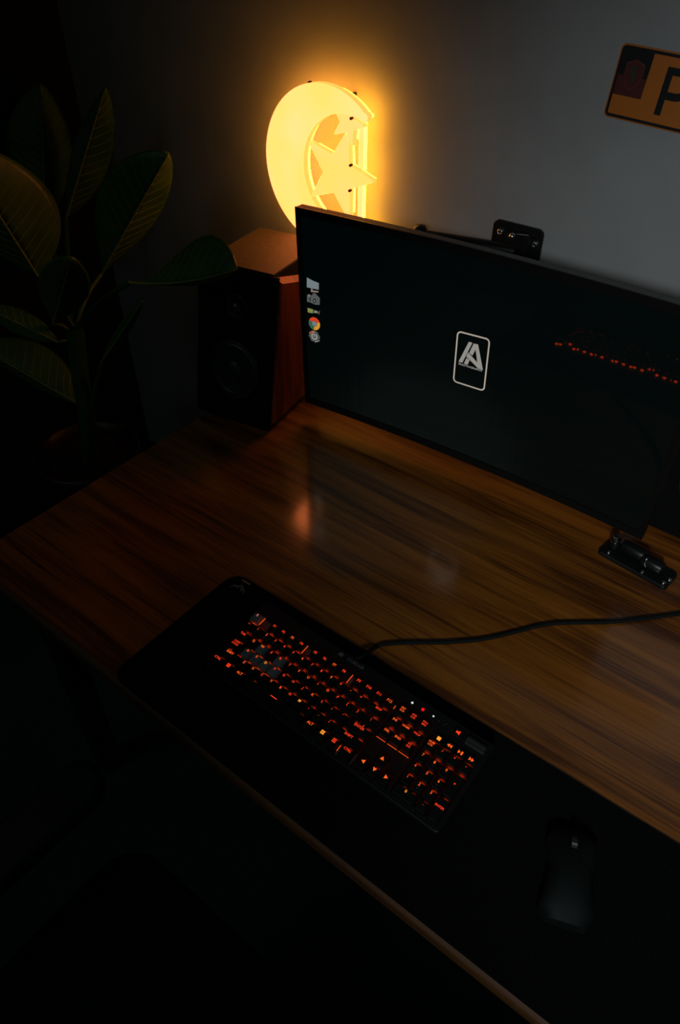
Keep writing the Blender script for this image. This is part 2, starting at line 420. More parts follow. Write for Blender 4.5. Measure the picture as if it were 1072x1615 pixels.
for poly in ([(490, 320), (537, 333), (405, 592), (355, 580)],
             [(483, 458), (600, 590), (672, 686), (612, 668), (455, 510)],
             [(553, 343), (610, 355), (672, 686), (600, 592), (577, 420), (537, 500), (495, 463)],
             [(460, 530), (500, 560), (472, 620), (425, 603)]):
    screen_px(mg, [zl(*p) for p in poly], 0.0007)
part(lg, 'monogram', mg, E_GREY)

FONT_CACHE = {}
def text_mesh(txt, size, bold=0.0, align='CENTER'):
    key = (txt, size, bold, align)
    if key in FONT_CACHE: return FONT_CACHE[key]
    cu = bpy.data.curves.new('t', 'FONT'); cu.body = txt; cu.size = size; cu.align_x = align; cu.align_y = 'CENTER'; cu.offset = bold; cu.resolution_u = 2
    cu.fill_mode = 'FRONT'
    ob = bpy.data.objects.new('t', cu); COL.objects.link(ob)
    dg = bpy.context.evaluated_depsgraph_get()
    me = bpy.data.meshes.new_from_object(ob.evaluated_get(dg))
    bpy.data.objects.remove(ob); bpy.data.curves.remove(cu)
    me.materials.clear()
    FONT_CACHE[key] = me; return me
def text_xy(txt, size, bold=0.0):
    me = text_mesh(txt, size, bold); return [v.co.copy() for v in me.vertices], [tuple(p.vertices) for p in me.polygons]
tv, tf = text_xy('PHOTOGRAPHY', 0.0062, 0.00015)
xa = min(v.x for v in tv); xb = max(v.x for v in tv)
pL, pR = Vector(scr_pt(*zl(358, 606))), Vector(scr_pt(*zl(668, 702)))
tm = MB(); dd = (pR - pL); up_ = Vector((-dd.y, dd.x)).normalized()
vs = []
for v in tv:
    p = pL + dd * ((v.x - xa) / (xb - xa)) + up_ * v.y * 0.9
    vs.append((p.x, scr_y(p.x, p.y, 0.0007), Z(p.y)))
tm.add(vs, tf); part(lg, 'lettering', tm, E_GREY)

# desktop icons
def icon(name, label, polys):
    first = None
    for i, (nm, c, s, pts) in enumerate(polys):
        mb = MB(); screen_px(mb, [zi(*p) for p in pts], 0.0006 + 0.00012 * i)
        o = part(mon if first is None else first, name if first is None else nm, mb, emis('icon_' + name + str(i), c, s))
        if first is None: first = o; o['label'] = label
icon('computer_icon', 'pale computer icon', [('', (0.20, 0.24, 0.26), 0.8, [(180, 160), (300, 225), (425, 275), (425, 412), (300, 388), (180, 360)]),
     ('stand', (0.42, 0.30, 0.26), 0.6, [(270, 385), (295, 390), (298, 425), (420, 440), (412, 468), (262, 455)])])
icon('camera_icon', 'grey camera icon', [('', (0.10, 0.11, 0.105), 0.8, [(185, 520), (210, 500), (290, 530), (300, 485), (345, 478), (385, 520), (445, 580), (442, 720), (350, 715), (250, 670), (185, 655)]),
     ('lens', (0.008, 0.010, 0.010), 1, [(340 + 34 * math.cos(a / 8 * math.pi), 637 + 44 * math.sin(a / 8 * math.pi)) for a in range(16)]),
     ('glint', (0.24, 0.26, 0.26), 0.8, [(340 + 15 * math.cos(a / 4 * math.pi), 640 + 20 * math.sin(a / 4 * math.pi)) for a in range(8)]),
     ('highlight', (0.35, 0.30, 0.28), 0.7, [(215, 515), (245, 510), (245, 550), (218, 550)]),
     ('grip', (0.02, 0.022, 0.022), 1, [(238, 555), (262, 560), (262, 640), (238, 635)])])
icon('card_icon', 'small green and grey card icon', [('', (0.25, 0.27, 0.07), 0.8, [(195, 780), (312, 812), (302, 892), (200, 872)]),
     ('grey_card', (0.22, 0.25, 0.23), 0.8, [(330, 828), (395, 842), (410, 890), (318, 882)]),
     ('edge', (0.20, 0.10, 0.07), 0.7, [(425, 850), (450, 840), (435, 918), (415, 900)])])
def el(cx, cy, r, a0, a1, n=12):
    # circle in icon space, sheared like the screen
    return [(cx + r * 0.98 * math.cos(math.radians(a)), cy + r * 1.10 * math.sin(math.radians(a)) + 0.26 * r * math.cos(math.radians(a))) for a in [a0 + (a1 - a0) * k / n for k in range(n + 1)]]
cc = (335, 1103); r1, r2 = 117, 54
def seg(a0, a1): return el(*cc, r1, a0, a1) + el(*cc, r2, a0, a1)[::-1]
icon('ring_icon', 'round red, yellow and green ring icon with a grey centre', [('', (0.75, 0.055, 0.015), 0.85, seg(205, 335)),
     ('yellow_arc', (0.72, 0.33, 0.03), 0.85, seg(-25, 95)), ('green_arc', (0.045, 0.125, 0.075), 0.85, seg(95, 205)),
     ('centre', (0.19, 0.22, 0.26), 0.85, el(*cc, r2 * 0.92, 0, 345, 23))])
oc = (335, 1362)
icon('hexagon_icon', 'grey faceted hexagon icon with a swirl', [('', (0.10, 0.12, 0.115), 0.7, [(oc[0] + 117 * math.cos(math.radians(a)), oc[1] + 122 * math.sin(math.radians(a)) + 30 * math.cos(math.radians(a))) for a in (0, 60, 120, 180, 240, 300)]),
     ('swirl', (0.42, 0.38, 0.34), 0.8, el(*oc, 62, -60, 240, 18) + el(*oc, 40, -60, 240, 18)[::-1]),
     ('red_facet', (0.42, 0.10, 0.10), 0.7, [(225, 1275), (290, 1245), (300, 1290), (250, 1320)]),
     ('gold_facet', (0.55, 0.33, 0.05), 0.8, [(300, 1240), (350, 1265), (335, 1285), (303, 1275)]),
     ('bar', (0.40, 0.36, 0.33), 0.8, [(328, 1305), (346, 1310), (346, 1365), (328, 1360)]),
     ('edge_line', (0.34, 0.33, 0.31), 0.7, [(345, 1465), (440, 1440), (448, 1455), (350, 1482)])])

# ------------------------------------------------------------------ wall mount arm behind the monitor
wm = thing('wall_mount', 'black steel bracket bolted to the wall behind the monitor', 'wall mount', Matrix.Translation((0, WALL_Y, Z(0.29))))
PX0, PX1, PZ1, PZ0 = -0.051, 0.056, Z(0.413), Z(0.285)
part(wm, 'wall_plate', MB().prism(rrect(PX0, PZ0, PX1, PZ1, 0.012), 0, 0.006, XZ(WALL_Y), bev=0.001), M_SATIN)
def bolt(parent, x, z, r, y0, h=0.005):
    b = part(parent, 'bolt', MB().lathe([(r, 0), (r, h * 0.6), (r * 0.8, h), (r * 0.52, h), (r * 0.5, h * 0.3), (0.0001, h * 0.3)], 18, Matrix.Translation((x, y0, z)) @ Matrix.Rotation(math.radians(90), 4, 'X')), M_CHROME)
    part(b, 'socket', MB().prism(circle(r * 0.42, 6), h * 0.3, h * 0.36, Matrix.Translation((x, y0, z)) @ Matrix.Rotation(math.radians(90), 4, 'X')), M_BLACK)
    return b
p1 = on_y(789.5, 365, WALL_Y - 0.006); p2 = on_y(843.5, 385, WALL_Y - 0.006)
bolt(wm, p1.x, p1.z, 0.0065, WALL_Y - 0.006); bolt(wm, p2.x, p2.z, 0.0065, WALL_Y - 0.006)
hg = on_y(818, 378, WALL_Y - 0.02)
part(wm, 'hinge_block', MB().prism(rrect(hg.x - 0.022, hg.z - 0.07, hg.x + 0.022, hg.z + 0.010, 0.004), 0, 0.022, XZ(WALL_Y - 0.006), bev=0.001), M_SATIN)
pc = on_y(806, 374, WALL_Y - 0.03)
part(wm, 'hinge_ball', MB().lathe([(0.0001, -0.007)] + [(0.007 * math.cos(a), 0.007 * math.sin(a)) for a in [math.radians(-80 + 20 * k) for k in range(9)]] + [(0.0001, 0.007)], 16, Matrix.Translation((pc.x, pc.y + 0.004, pc.z)), cap=False), M_CHROME)
k1 = on_y(831, 374, WALL_Y - 0.03)
part(wm, 'hinge_pin', MB().tube([(pc.x + 0.008, pc.y + 0.006, pc.z + 0.006), (k1.x, k1.y + 0.006, k1.z + 0.001)], 0.0011, 8), M_CHROME)
part(wm, 'lower_arm', MB().tube([(hg.x, WALL_Y - 0.03, hg.z - 0.02), (-0.17, 0.715, Z(0.375))], 0.013, 12), M_SATIN)
part(wm, 'upper_arm', MB().tube([(-0.17, 0.715, Z(0.375)), (-0.155, 0.690, Z(0.345)), (0.05, 0.628, Z(0.24))], 0.013, 12), M_SATIN)
eb = on_y(667, 362, 0.715)
part(wm, 'elbow_cap', MB().lathe([(0.012, -0.006), (0.014, 0.0), (0.010, 0.007), (0.0001, 0.009)], 16, Matrix.Translation((-0.17, 0.715, Z(0.388)))), M_SATIN)
part(wm, 'mount_head', MB().prism(rrect(0.0, Z(0.19), 0.10, Z(0.29), 0.006), 0, 0.022, XZ(0.632), bev=0.001), M_SATIN)

# ------------------------------------------------------------------ loudspeakers
def speaker(loc, yaw, label, group):
    M = Matrix.Translation(loc) @ Matrix.Rotation(yaw, 4, 'Z')
    sp = thing('loudspeaker', label, 'loudspeaker', M, group)
    H, D, LEAN, T, HW = 0.343, 0.215, 0.078, 0.014, 0.101
    def ln(y, z): return (y + LEAN * z / H, z)
    # black body between the side panels
    x0, x1 = -HW + T, HW - T
    b = []
    for z in (0.004, H):
        for x, y in ((x0, 0), (x1, 0), (x1, D), (x0, D)):
            yy, zz = ln(y, z); b.append((x, yy, zz))
    bevel(part(sp, 'cabinet', MB().hexa(b), M_BLACK, local=True), 0.002)
    t_ = []
    for z in (H - 0.0002, H + 0.0010):
        for x, y in ((x0 + 0.001, 0.001), (x1 - 0.001, 0.001), (x1 - 0.001, D - 0.002), (x0 + 0.001, D - 0.002)):
            yy, zz = ln(y, z); t_.append((x, yy, zz))
    part(sp, 'top_panel', MB().hexa(t_), M_VINYL_LIT, local=True)
    # wooden side panels with chamfered rims, top edge falling to the back
    prof = [ln(0.002, 0.004), ln(D, 0.004), ln(D, H - 0.066), ln(0.002, H - 0.005)]
    for s in (1, -1):
        Ms = Matrix(((0, 0, s, s * (HW - T)), (1, 0, 0, 0), (0, 1, 0, 0), (0, 0, 0, 1)))
        part(sp, 'side_panel', MB().prism(prof if s == 1 else prof, 0, T, Ms, bev=0.011), M_SPKWOOD, local=True)
    # baffle
    bf = []
    for z in (0.006, H - 0.003):
        for x, y in ((-HW, -0.004), (HW, -0.004), (HW, 0.0015), (-HW, 0.0015)):
            yy, zz = ln(y, z); bf.append((x, yy, zz))
    part(sp, 'baffle', MB().hexa(bf), M_BAFFLE, local=True)
    ang = math.atan2(LEAN, H)
    def face(z):
        yy, zz = ln(-0.004, z)
        return Matrix.Translation((0, yy, zz)) @ Matrix.Rotation(-ang, 4, 'X') @ Matrix.Rotation(math.radians(90), 4, 'X')
    wf = part(sp, 'woofer', MB().lathe([(0.067, 0), (0.067, 0.003), (0.064, 0.004), (0.061, 0.0035), (0.058, 0.006), (0.054, 0.007), (0.050, 0.004)], 40, face(0.125), cap=False), M_RUBBER, local=True)
    part(wf, 'cone', MB().lathe([(0.050, 0.004), (0.040, -0.001 + 0.003), (0.024, 0.0005)], 40, face(0.125), cap=False), M_CONE, local=True)
    part(wf, 'dust_cap', MB().lathe([(0.024 * math.cos(a), 0.0005 + 0.010 * math.sin(a)) for a in [math.radians(15 * k) for k in range(6)]] + [(0.0002, 0.0105)], 30, face(0.125), cap=False), M_CONE, local=True)
    for q in range(4):
        a = math.radians(45 + 90 * q)
        part(wf, 'screw', MB().lathe([(0.003, 0.003), (0.003, 0.0055), (0.0015, 0.006)], 10, face(0.125) @ Matrix.Translation((0.0615 * math.cos(a), 0.0615 * math.sin(a), 0))), M_SATIN, local=True)
    tw = part(sp, 'tweeter', MB().lathe([(0.030, 0), (0.030, 0.002), (0.026, 0.003), (0.016, 0.0005)], 32, face(0.262), cap=False), M_RUBBER, local=True)
    part(tw, 'dome', MB().lathe([(0.0135 * math.cos(a), 0.0005 + 0.010 * math.sin(a)) for a in [math.radians(10 * k) for k in range(9)]] + [(0.0002, 0.0105)], 28, face(0.262), cap=False), M_DOME, local=True)
    for fx in (-0.07, 0.07):
        for fy in (0.02, D - 0.03):
            part(sp, 'foot', MB().lathe([(0.009, 0.0), (0.009, 0.0045)], 14, Matrix.Translation((fx, fy, 0))), M_BLACK, local=True)
    return sp
ys = math.radians(9.5)
def spk_loc(corner, yaw, side):
    return Vector((corner[0], corner[1], DT)) - Vector((side * 0.101 * math.cos(yaw), side * 0.101 * math.sin(yaw), 0))
speaker(spk_loc((-0.366, 0.443), ys, 1), ys, 'black speaker with red wooden sides, under the glowing moon lamp', 'bookshelf speakers')
speaker(spk_loc((0.418, 0.668), math.radians(-2), -1), math.radians(-2), 'dark speaker mostly hidden behind the right edge of the monitor', 'bookshelf speakers')

# ------------------------------------------------------------------ moon and stars lamp on the wall
LYF, LYB = 0.735, 0.752         # front and back of the diffuser boxes
lamp = thing('moon_lamp', 'glowing yellow crescent moon lamp with two stars mounted on the wall', 'lamp', Matrix.Translation((-0.43, WALL_Y, Z(0.30))))
co, ro = Vector((-0.4362, 0.4462)), 0.163
ci, ri = Vector((-0.377, 0.4490)), 0.1135
XT = -0.331
a_o = math.acos((XT - co.x) / ro); a_i = math.acos((XT - ci.x) / ri)
po = [(co.x + ro * math.cos(a), co.y + ro * math.sin(a)) for a in [a_o + (2 * math.pi - 2 * a_o) * k / 60 for k in range(61)]]
pi2 = [(ci.x + ri * math.cos(a), ci.y + ri * math.sin(a)) for a in [2 * math.pi - a_i - (2 * math.pi - 2 * a_i) * k / 48 for k in range(49)]]
def tipround(p, q, sgn):
    m_ = ((p[0] + q[0]) / 2, (p[1] + q[1]) / 2); r = math.hypot(p[0] - q[0], p[1] - q[1]) / 2
    a0 = math.atan2(p[1] - m_[1], p[0] - m_[0])
    return [(m_[0] + r * math.cos(a0 + sgn * math.pi * k / 6), m_[1] + r * math.sin(a0 + sgn * math.pi * k / 6)) for k in range(1, 6)]
cres = po + tipround(po[-1], pi2[0], 1) + pi2 + tipround(pi2[-1], po[0], 1)
def star(cx, cy, R, r, rot, rnd=0.0):
    pts = []
    for k in range(10):
        a = math.radians(rot + 36 * k); q = R if k % 2 == 0 else r
        if k % 2 == 0 and rnd:
            for d in (-1, 0, 1):
                pts.append((cx + (q - (rnd if d else rnd * 0.45)) * math.cos(a) - d * rnd * 0.5 * math.sin(a), cy + (q - (rnd if d else rnd * 0.45)) * math.sin(a) + d * rnd * 0.5 * math.cos(a)))
        else:
            pts.append((cx + q * math.cos(a), cy + q * math.sin(a)))
    return pts
big = star(-0.3985, 0.4435, 0.096, 0.040, 2.0, 0.006)
sml = star(-0.374, 0.5455, 0.044, 0.019, 0.0, 0.004)
def lift2(poly): return [(x, z + ZB) for x, z in poly]
def glow_box(name, poly, m, y0, y1):
    o = part(lamp, name, MB().prism(lift2(poly), 0, y1 - y0, XZ(y1), bev=0.002), m)
    o.data.materials.append(M_SIDE)
    for p in o.data.polygons:
        if abs(p.normal.y) < 0.5: p.material_index = 1
    return o
cr_o = glow_box('crescent', cres, M_GLOW, LYF, LYB)
st_o = glow_box('large_star', big, M_GLOW2, LYF + 0.002, LYB)
ss_o = glow_box('small_star', sml, M_GLOW2, LYF + 0.002, LYB)
def ring(parent, poly, d, y, r):
    q = inset(poly, d)
    part(parent, 'neon_tube', MB().tube([(x, y, z + ZB) for x, z in q], r, 8, closed=True), M_TUBE)
ring(cr_o, cres, 0.0075, 0.763, 0.0032)
ring(st_o, star(-0.3985, 0.4435, 0.094, 0.040, 2.0), 0.007, 0.763, 0.0032)
ring(ss_o, star(-0.374, 0.5455, 0.043, 0.020, 0.0), 0.005, 0.763, 0.0028)
part(lamp, 'neon_rod', MB().tube([(-0.352, 0.758, Z(0.555)), (-0.352, 0.758, Z(0.31))], 0.0055, 10), M_GLOW)
part(lamp, 'rear_rod', MB().tube([(-0.352, 0.772, Z(0.555)), (-0.352, 0.772, Z(0.31))], 0.004, 10), M_TUBE)
part(lamp, 'cross_bar', MB().box((-0.50, 0.7665, Z(0.318)), (-0.34, 0.7735, Z(0.326))), M_PIN)
for x, z, y0 in ((-0.4722, 0.6052, 0.742), (-0.4910, 0.4964, 0.742), (-0.4880, 0.4031, 0.742), (-0.3602, 0.5575, 0.734), (-0.3613, 0.47, 0.735), (-0.3626, 0.4197, 0.735)):
    part(lamp, 'pin', MB().lathe([(0.0028, 0), (0.0028, 0.007), (0.001, 0.008)], 10, Matrix.Translation((x, y0 + 0.004, Z(z))) @ Matrix.Rotation(math.radians(90), 4, 'X')), M_PIN)
for x, z in ((-0.565, 0.50), (-0.54, 0.36), (-0.40, 0.585), (-0.40, 0.45)):
    part(lamp, 'standoff', MB().tube([(x, LYB, Z(z)), (x, WALL_Y, Z(z))], 0.004, 10), M_PIN)

# ------------------------------------------------------------------ number plate on the wall
pb = Vector((0.1215, 0.6655))
MPL = Matrix.Translation((0.1215, WALL_Y, Z(0.670))) @ Matrix.Rotation(math.radians(3.6), 4, 'Y')
npl = thing('number_plate', 'amber number plate with black border and letter P high on wall', 'number plate', MPL)
PH = 0.0525
LP = Matrix(((1, 0, 0, 0), (0, 0, -1, 0), (0, 1, 0, 0), (0, 0, 0, 1)))      # plate drawing plane, x right, y up
part(npl, 'plate', MB().prism(rrect(0, -PH, 0.49, PH, 0.008), 0, 0.002, LP, bev=0.0006), M_PLATE, local=True)
bo, bi = rrect(0.0022, -PH + 0.0022, 0.4878, PH - 0.0022, 0.0066), rrect(0.0066, -PH + 0.0066, 0.4834, PH - 0.0066, 0.003)
bm_ = MB(); n = len(bo)
bm_.add([(x, y, 0.0026) for x, y in bo + bi], [(i, (i + 1) % n, n + (i + 1) % n, n + i) for i in range(n)], False, LP)
part(npl, 'border', bm_, M_PLATEBLK, local=True)
part(npl, 'black_field', MB().prism([(0.0066, 0.010), (0.054, 0.010), (0.0545, PH - 0.0066), (0.0066, PH - 0.0066)], 0.002, 0.0025, LP), M_PLATEBLK, local=True)
part(npl, 'red_field', MB().prism([(0.0066, -0.018), (0.0535, -0.018), (0.054, 0.010), (0.0066, 0.010)], 0.002, 0.0025, LP), M_PLATERED, local=True)
def shield(k): return [(0.031 + k * x, 0.0135 + k * y) for x, y in ((-0.0150, 0.0145), (0, 0.0205), (0.0150, 0.0145), (0.0152, -0.001), (0.011, -0.014), (0.004, -0.0205), (0, -0.022), (-0.004, -0.0205), (-0.011, -0.014), (-0.0152, -0.001))]
part(npl, 'shield', MB().prism(shield(1.0), 0.0025, 0.0029, LP), M_EMBLEM, local=True, label='red shield emblem')
part(npl, 'shield_inner', MB().prism(shield(0.90), 0.0029, 0.0031, LP), M_PLATERED, local=True)
part(npl, 'shield_crest', MB().prism([(0.0235, 0.0235), (0.031, 0.0265), (0.0375, 0.0225), (0.0330, 0.0195), (0.0300, 0.0200), (0.0360, 0.0120), (0.0340, 0.0030), (0.030, -0.002), (0.0315, 0.007), (0.0265, 0.010), (0.0255, 0.0170)], 0.0031, 0.0034, LP), M_EMBLEM2, local=True)
# letter P
PO = 0.017
pv = [(0.064, -0.034), (0.0745, -0.034), (0.0745, -0.011), (0.088, -0.011)]
pv += [(0.088 + 0.022 * math.cos(a), 0.011 + 0.022 * math.sin(a)) for a in [math.radians(-75 + 15 * k) for k in range(11)]]
pv += [(0.088, 0.033), (0.064, 0.033)]
hole = [(0.0745, 0.000), (0.088, 0.000)] + [(0.088 + 0.0115 * math.cos(a), 0.0112 + 0.0112 * math.sin(a)) for a in [math.radians(-60 + 30 * k) for k in range(5)]] + [(0.088, 0.0225), (0.0745, 0.0225)]
pv = [(x + PO, y) for x, y in pv]; hole = [(x + PO, y) for x, y in hole]
tri = tessellate_polygon([[Vector((x, y, 0)) for x, y in pv], [Vector((x, y, 0)) for x, y in hole]])
lt = MB(); lt.add([(x, y, 0.0026) for x, y in pv + hole], [t for t in tri], False, LP)
part(npl, 'letter', lt, M_PLATEBLK, local=True)

# ------------------------------------------------------------------ keyboard
U = 0.01905
KYAW, KTILT = -0.005336, 0.12872
KM_ = Matrix.Translation((0, 0, ZB)) @ Matrix.Rotation(KYAW, 4, 'Z') @ Matrix.Rotation(KTILT, 4, 'X')
kb = thing('keyboard', 'full size black mechanical keyboard with red backlit legends on mat', 'keyboard', KM_)
KX0, KX1, KY0, KY1 = -0.32 * U, 22.78 * U, -6.02 * U, 1.85 * U
PT = -0.0135                                   # top plate height
KI = KM_.inverted()
outl = rrect(KX0, KY0, KX1, KY1, 0.006)
case = MB(); n = len(outl)
topv = [Vector((x, y, PT)) for x, y in outl]; ins_ = [Vector((x, y, PT + 0.0012)) for x, y in inset(outl, 0.0015)]
botv = []
for x, y in outl:
    wv = KM_ @ Vector((x, y, PT)); wv.z = MT + 0.0035; botv.append(KI @ wv)
vs = botv + topv + ins_
fs = [(i, (i + 1) % n, n + (i + 1) % n, n + i) for i in range(n)] + [(n + i, n + (i + 1) % n, 2 * n + (i + 1) % n, 2 * n + i) for i in range(n)]
fs += [tuple(range(2 * n, 3 * n)), tuple(range(n))[::-1]]
case.add(vs, fs); part(kb, 'case', case, M_KBCASE, local=True)
for a_, b_, c_, d_ in ((0.1, -5.7, 14.9, 0.28), (15.35, -2.65, 18.15, 0.28), (15.35, -5.7, 18.15, -4.9), (18.6, -5.7, 22.4, -0.85)):
    part(kb, 'switch_plate', MB().prism(rrect(a_ * U, b_ * U, c_ * U, d_ * U, 0.002), PT + 0.0011, PT + 0.0015), M_SWPLATE, local=True)
for x in (0.03, 0.40):
    for y in (-0.100, 0.02):
        wv = KM_ @ Vector((x, y, 0))
        part(kb, 'foot', MB().box((wv.x - 0.01, wv.y - 0.005, MT), (wv.x + 0.01, wv.y + 0.005, MT + 0.0045)), M_BLACK)
CAPS = {}
def cap_mesh(wu, hu=1.0, low=False):
    key = (wu, hu, low)
    if key in CAPS: return CAPS[key]
    mb = MB(); hw, hh = wu * U / 2 - 0.0005, hu * U / 2 - 0.0005
    tx, ty = (0.0028, 0.0024) if not low else (0.0012, 0.0012)
    hgt = 0.0095 if not low else 0.0045
    rings = [(hw, hh, -hgt), (hw - tx + 0.0004, hh - ty + 0.0004, -0.0008), (hw - tx - 0.0005, hh - ty - 0.0005, 0.0), (hw - tx - 0.0035, hh - ty - 0.0035, -0.0003)]
    vs = []
    for a, b, z in rings: vs += [(-a, -b, z), (a, -b, z), (a, b, z), (-a, b, z)]
    fs = [(3, 2, 1, 0)]
    for r in range(3):
        for i in range(4):
            j = (i + 1) % 4; fs.append((r * 4 + i, r * 4 + j, r * 4 + 4 + j, r * 4 + 4 + i))
    fs.append((12, 13, 14, 15)); mb.add(vs, fs)
    CAPS[key] = mb; return mb
CAPME = {}
LEDS = MB(); BARS = MB()
LEGME = {}
def put(name, me, mt, parent, loc):
    o = bpy.data.objects.new(name, me); COL.objects.link(o)
    if not me.materials: me.materials.append(mt)
    o.parent = parent; o.location = loc
    return o
GREY = {'ESC', 'W', 'A', 'S', 'D', 'R', 'F'}
YEL = {'D', 'M', 'WIN.R', '0N'}
def colour(tag_):
    if tag_ == 'ESC': return M_PINK
    if tag_ in YEL: return M_YELLOW
    if tag_ in ('W', 'A', 'S', 'F3', 'F7', 'F12', 'LEFT', 'UP', 'DOWN', 'RIGHT', 'INS', 'DEL', 'END', 'HOME', 'PRT', 'NUM', 'O', 'X', 'Y', 'U', 'V', '5N', '6N', '3N', '2N', '9N'): return M_ORANGE
    return M_RED if random.random() < 0.72 else M_ORANGE
def shape_mesh(polys):
    mb = MB()
    for p in polys:
        tri = tessellate_polygon([[Vector((x, y, 0)) for x, y in p]])
        mb.add([(x, y, 0) for x, y in p], [t if (Vector(p[t[1]]) - Vector(p[t[0]])).cross(Vector(p[t[2]]) - Vector(p[t[0]])) > 0 else t[::-1] for t in tri])
    return mb
def key(txt, ux, uy, wu=1.0, hu=1.0, tag_=None, size=0.0060, sec=None, lx=0.0, shape=None, low=False, z=0.0):
    """cap centred at (ux, uy) key units; legend in the upper half"""
    tag_ = tag_ or txt
    grey = tag_ in GREY
    ck = (wu, hu, low, grey)
    if ck not in CAPME: CAPME[ck] = cap_mesh(wu, hu, low).mesh('keycap')
    cap = put('keycap', CAPME[ck], M_KEYGREY if grey else M_KEY, kb, (ux * U, uy * U, z))
    m_ = colour(tag_)
    ly = 0.18 * U if not low else 0.0
    if shape:
        me = shape_mesh(shape).mesh('legend'); put('legend', me, m_, cap, (lx, ly, 0.0004))
    elif txt:
        lk = (txt, size, m_.name)
        if lk not in LEGME: LEGME[lk] = text_mesh(txt, size, 0.00006).copy()
        put('legend', LEGME[lk], m_, cap, (lx, ly, 0.0004))
    if sec:
        lk = (sec, 'sec')
        if lk not in LEGME: LEGME[lk] = text_mesh(sec, 0.0042, 0.0001).copy()
        put('second_legend', LEGME[lk], M_DIM, cap, (lx, -0.14 * U, 0.0004))
    if not low:
        for dx in ([0.0] if wu < 1.9 else [-wu / 2 + 0.6, wu / 2 - 0.6]):
            x, y = (ux + dx) * U, (uy + hu / 2) * U
            LEDS.box((x - 0.0030, y - 0.0032, PT + 0.0012), (x + 0.0030, y - 0.0012, PT + 0.0034))
def rowy(r): return -(r + 0.114 + 0.18)
FY = -0.18
W2 = 0.0056
key('E', 0.5, FY, tag_='ESC', size=0.0058)
for i in range(4):
    key('F%d' % (i + 1), 2.5 + i, FY); key('F%d' % (i + 5), 7 + i, FY); key('F%d' % (i + 9), 11.5 + i, FY, size=0.0066 if i == 0 else 0.0060)
T_ = lambda n_, w_=0.0042, g_=0.0021, h_=0.00075: [[(-w_, g_ * (k - (n_ - 1) / 2) - h_), (w_, g_ * (k - (n_ - 1) / 2) - h_), (w_, g_ * (k - (n_ - 1) / 2) + h_), (-w_, g_ * (k - (n_ - 1) / 2) + h_)] for k in range(n_)]
for i, t in enumerate(('PRT\nSCR', 'SCR\nLCK', 'PAU\nBRK')):
    key(t, 15.75 + i, FY, tag_=('PRT', 'SCR', 'PAU')[i], size=0.0042)
r1 = -(1.04 + 0.18)
key('~', 0.5, r1, size=0.0065)
for i, (t, s2) in enumerate(zip('1234567890-=', '!@#$%^&*()_+')): key(t, 1.5 + i, r1, sec=s2)
key('BKSP', 14.0, r1, 2.0, size=0.0048, lx=0.004)
for i, t in enumerate(('INS', 'HOME', 'PGUP')): key(t, 15.75 + i, r1, size=0.0050 if i == 0 else 0.0042, tag_=t)
r2 = rowy(2)
key('TAB', 0.75, r2, 1.5, size=0.0055)
for i, t in enumerate('QWERTYUIOP'): key(t, 2 + i, r2)
key('[', 12, r2); key(']', 13, r2); key('\\', 14.25, r2, 1.5)
for i, t in enumerate(('DEL', 'END', 'PG\nDN')): key(t, 15.75 + i, r2, size=0.0050 if i < 2 else 0.0042, tag_=t)
r3 = rowy(3)
key('CAPS\nLOCK', 0.875, r3, 1.75, size=0.0048)
for i, t in enumerate('ASDFGHJKL'): key(t, 2.25 + i, r3)
key(';', 11.25, r3); key("'", 12.25, r3); key('ENTER', 13.875, r3, 2.25, size=0.0058)
r4 = rowy(4)
key('SHIFT', 1.125, r4, 2.25, size=0.0056)
for i, t in enumerate('ZXCVBNM'): key(t, 2.75 + i, r4)
key(',', 9.75, r4); key('.', 10.75, r4); key('/', 11.75, r4); key('SHIFT', 13.625, r4, 2.75, tag_='SHIFT.R', size=0.0056)
r5 = rowy(5) + 0.03
WIN = [[(-0.003, 0.0003), (-0.0003, 0.0003), (-0.0003, 0.003), (-0.003, 0.003)], [(0.0003, 0.0003), (0.003, 0.0003), (0.003, 0.003), (0.0003, 0.003)],
       [(-0.003, -0.003), (-0.0003, -0.003), (-0.0003, -0.0003), (-0.003, -0.0003)], [(0.0003, -0.003), (0.003, -0.003), (0.003, -0.0003), (0.0003, -0.0003)]]
key('CTRL', 0.625, r5, 1.25, size=0.0054); key('', 1.875, r5, 1.25, tag_='WIN', shape=WIN); key('ALT', 3.125, r5, 1.25, size=0.0058)
key('', 6.875, r5, 6.25, tag_='SPACE', shape=[[(-0.006, -0.0006), (0.006, -0.0006), (0.006, 0.0006), (-0.006, 0.0006)]])
key('ALT', 10.625, r5, 1.25, size=0.0058); key('', 11.875, r5, 1.25, tag_='WIN.R', shape=WIN); key('', 13.0, r5, 1.0, tag_='MENU', shape=T_(3, 0.0030, 0.0024, 0.0007)); key('CTRL', 14.25, r5, 1.25, tag_='CTRL.R', size=0.0054)
TR = lambda a: [[(0.0036 * math.cos(math.radians(a + 120 * k)), 0.0036 * math.sin(math.radians(a + 120 * k))) for k in range(3)]]
key('', 15.75, r5, tag_='LEFT', shape=TR(180)); key('', 16.75, r5, tag_='DOWN', shape=TR(270)); key('', 17.75, r5, tag_='RIGHT', shape=TR(0)); key('', 16.75, r4, tag_='UP', shape=TR(90))
key('NUM\nLCK', 19, r1, size=0.0042, tag_='NUM'); key('/', 20, r1, tag_='/N', size=0.006); key('*', 21, r1, tag_='*N'); key('-', 22, r1, tag_='-N')
for r_, ks in ((r2, '789'), (r3, '456'), (r4, '123')):
    for i, t in enumerate(ks): key(t, 19 + i, r_, tag_=t + 'N', sec={'8': '^', '4': '<', '6': '>', '2': 'v'}.get(t))
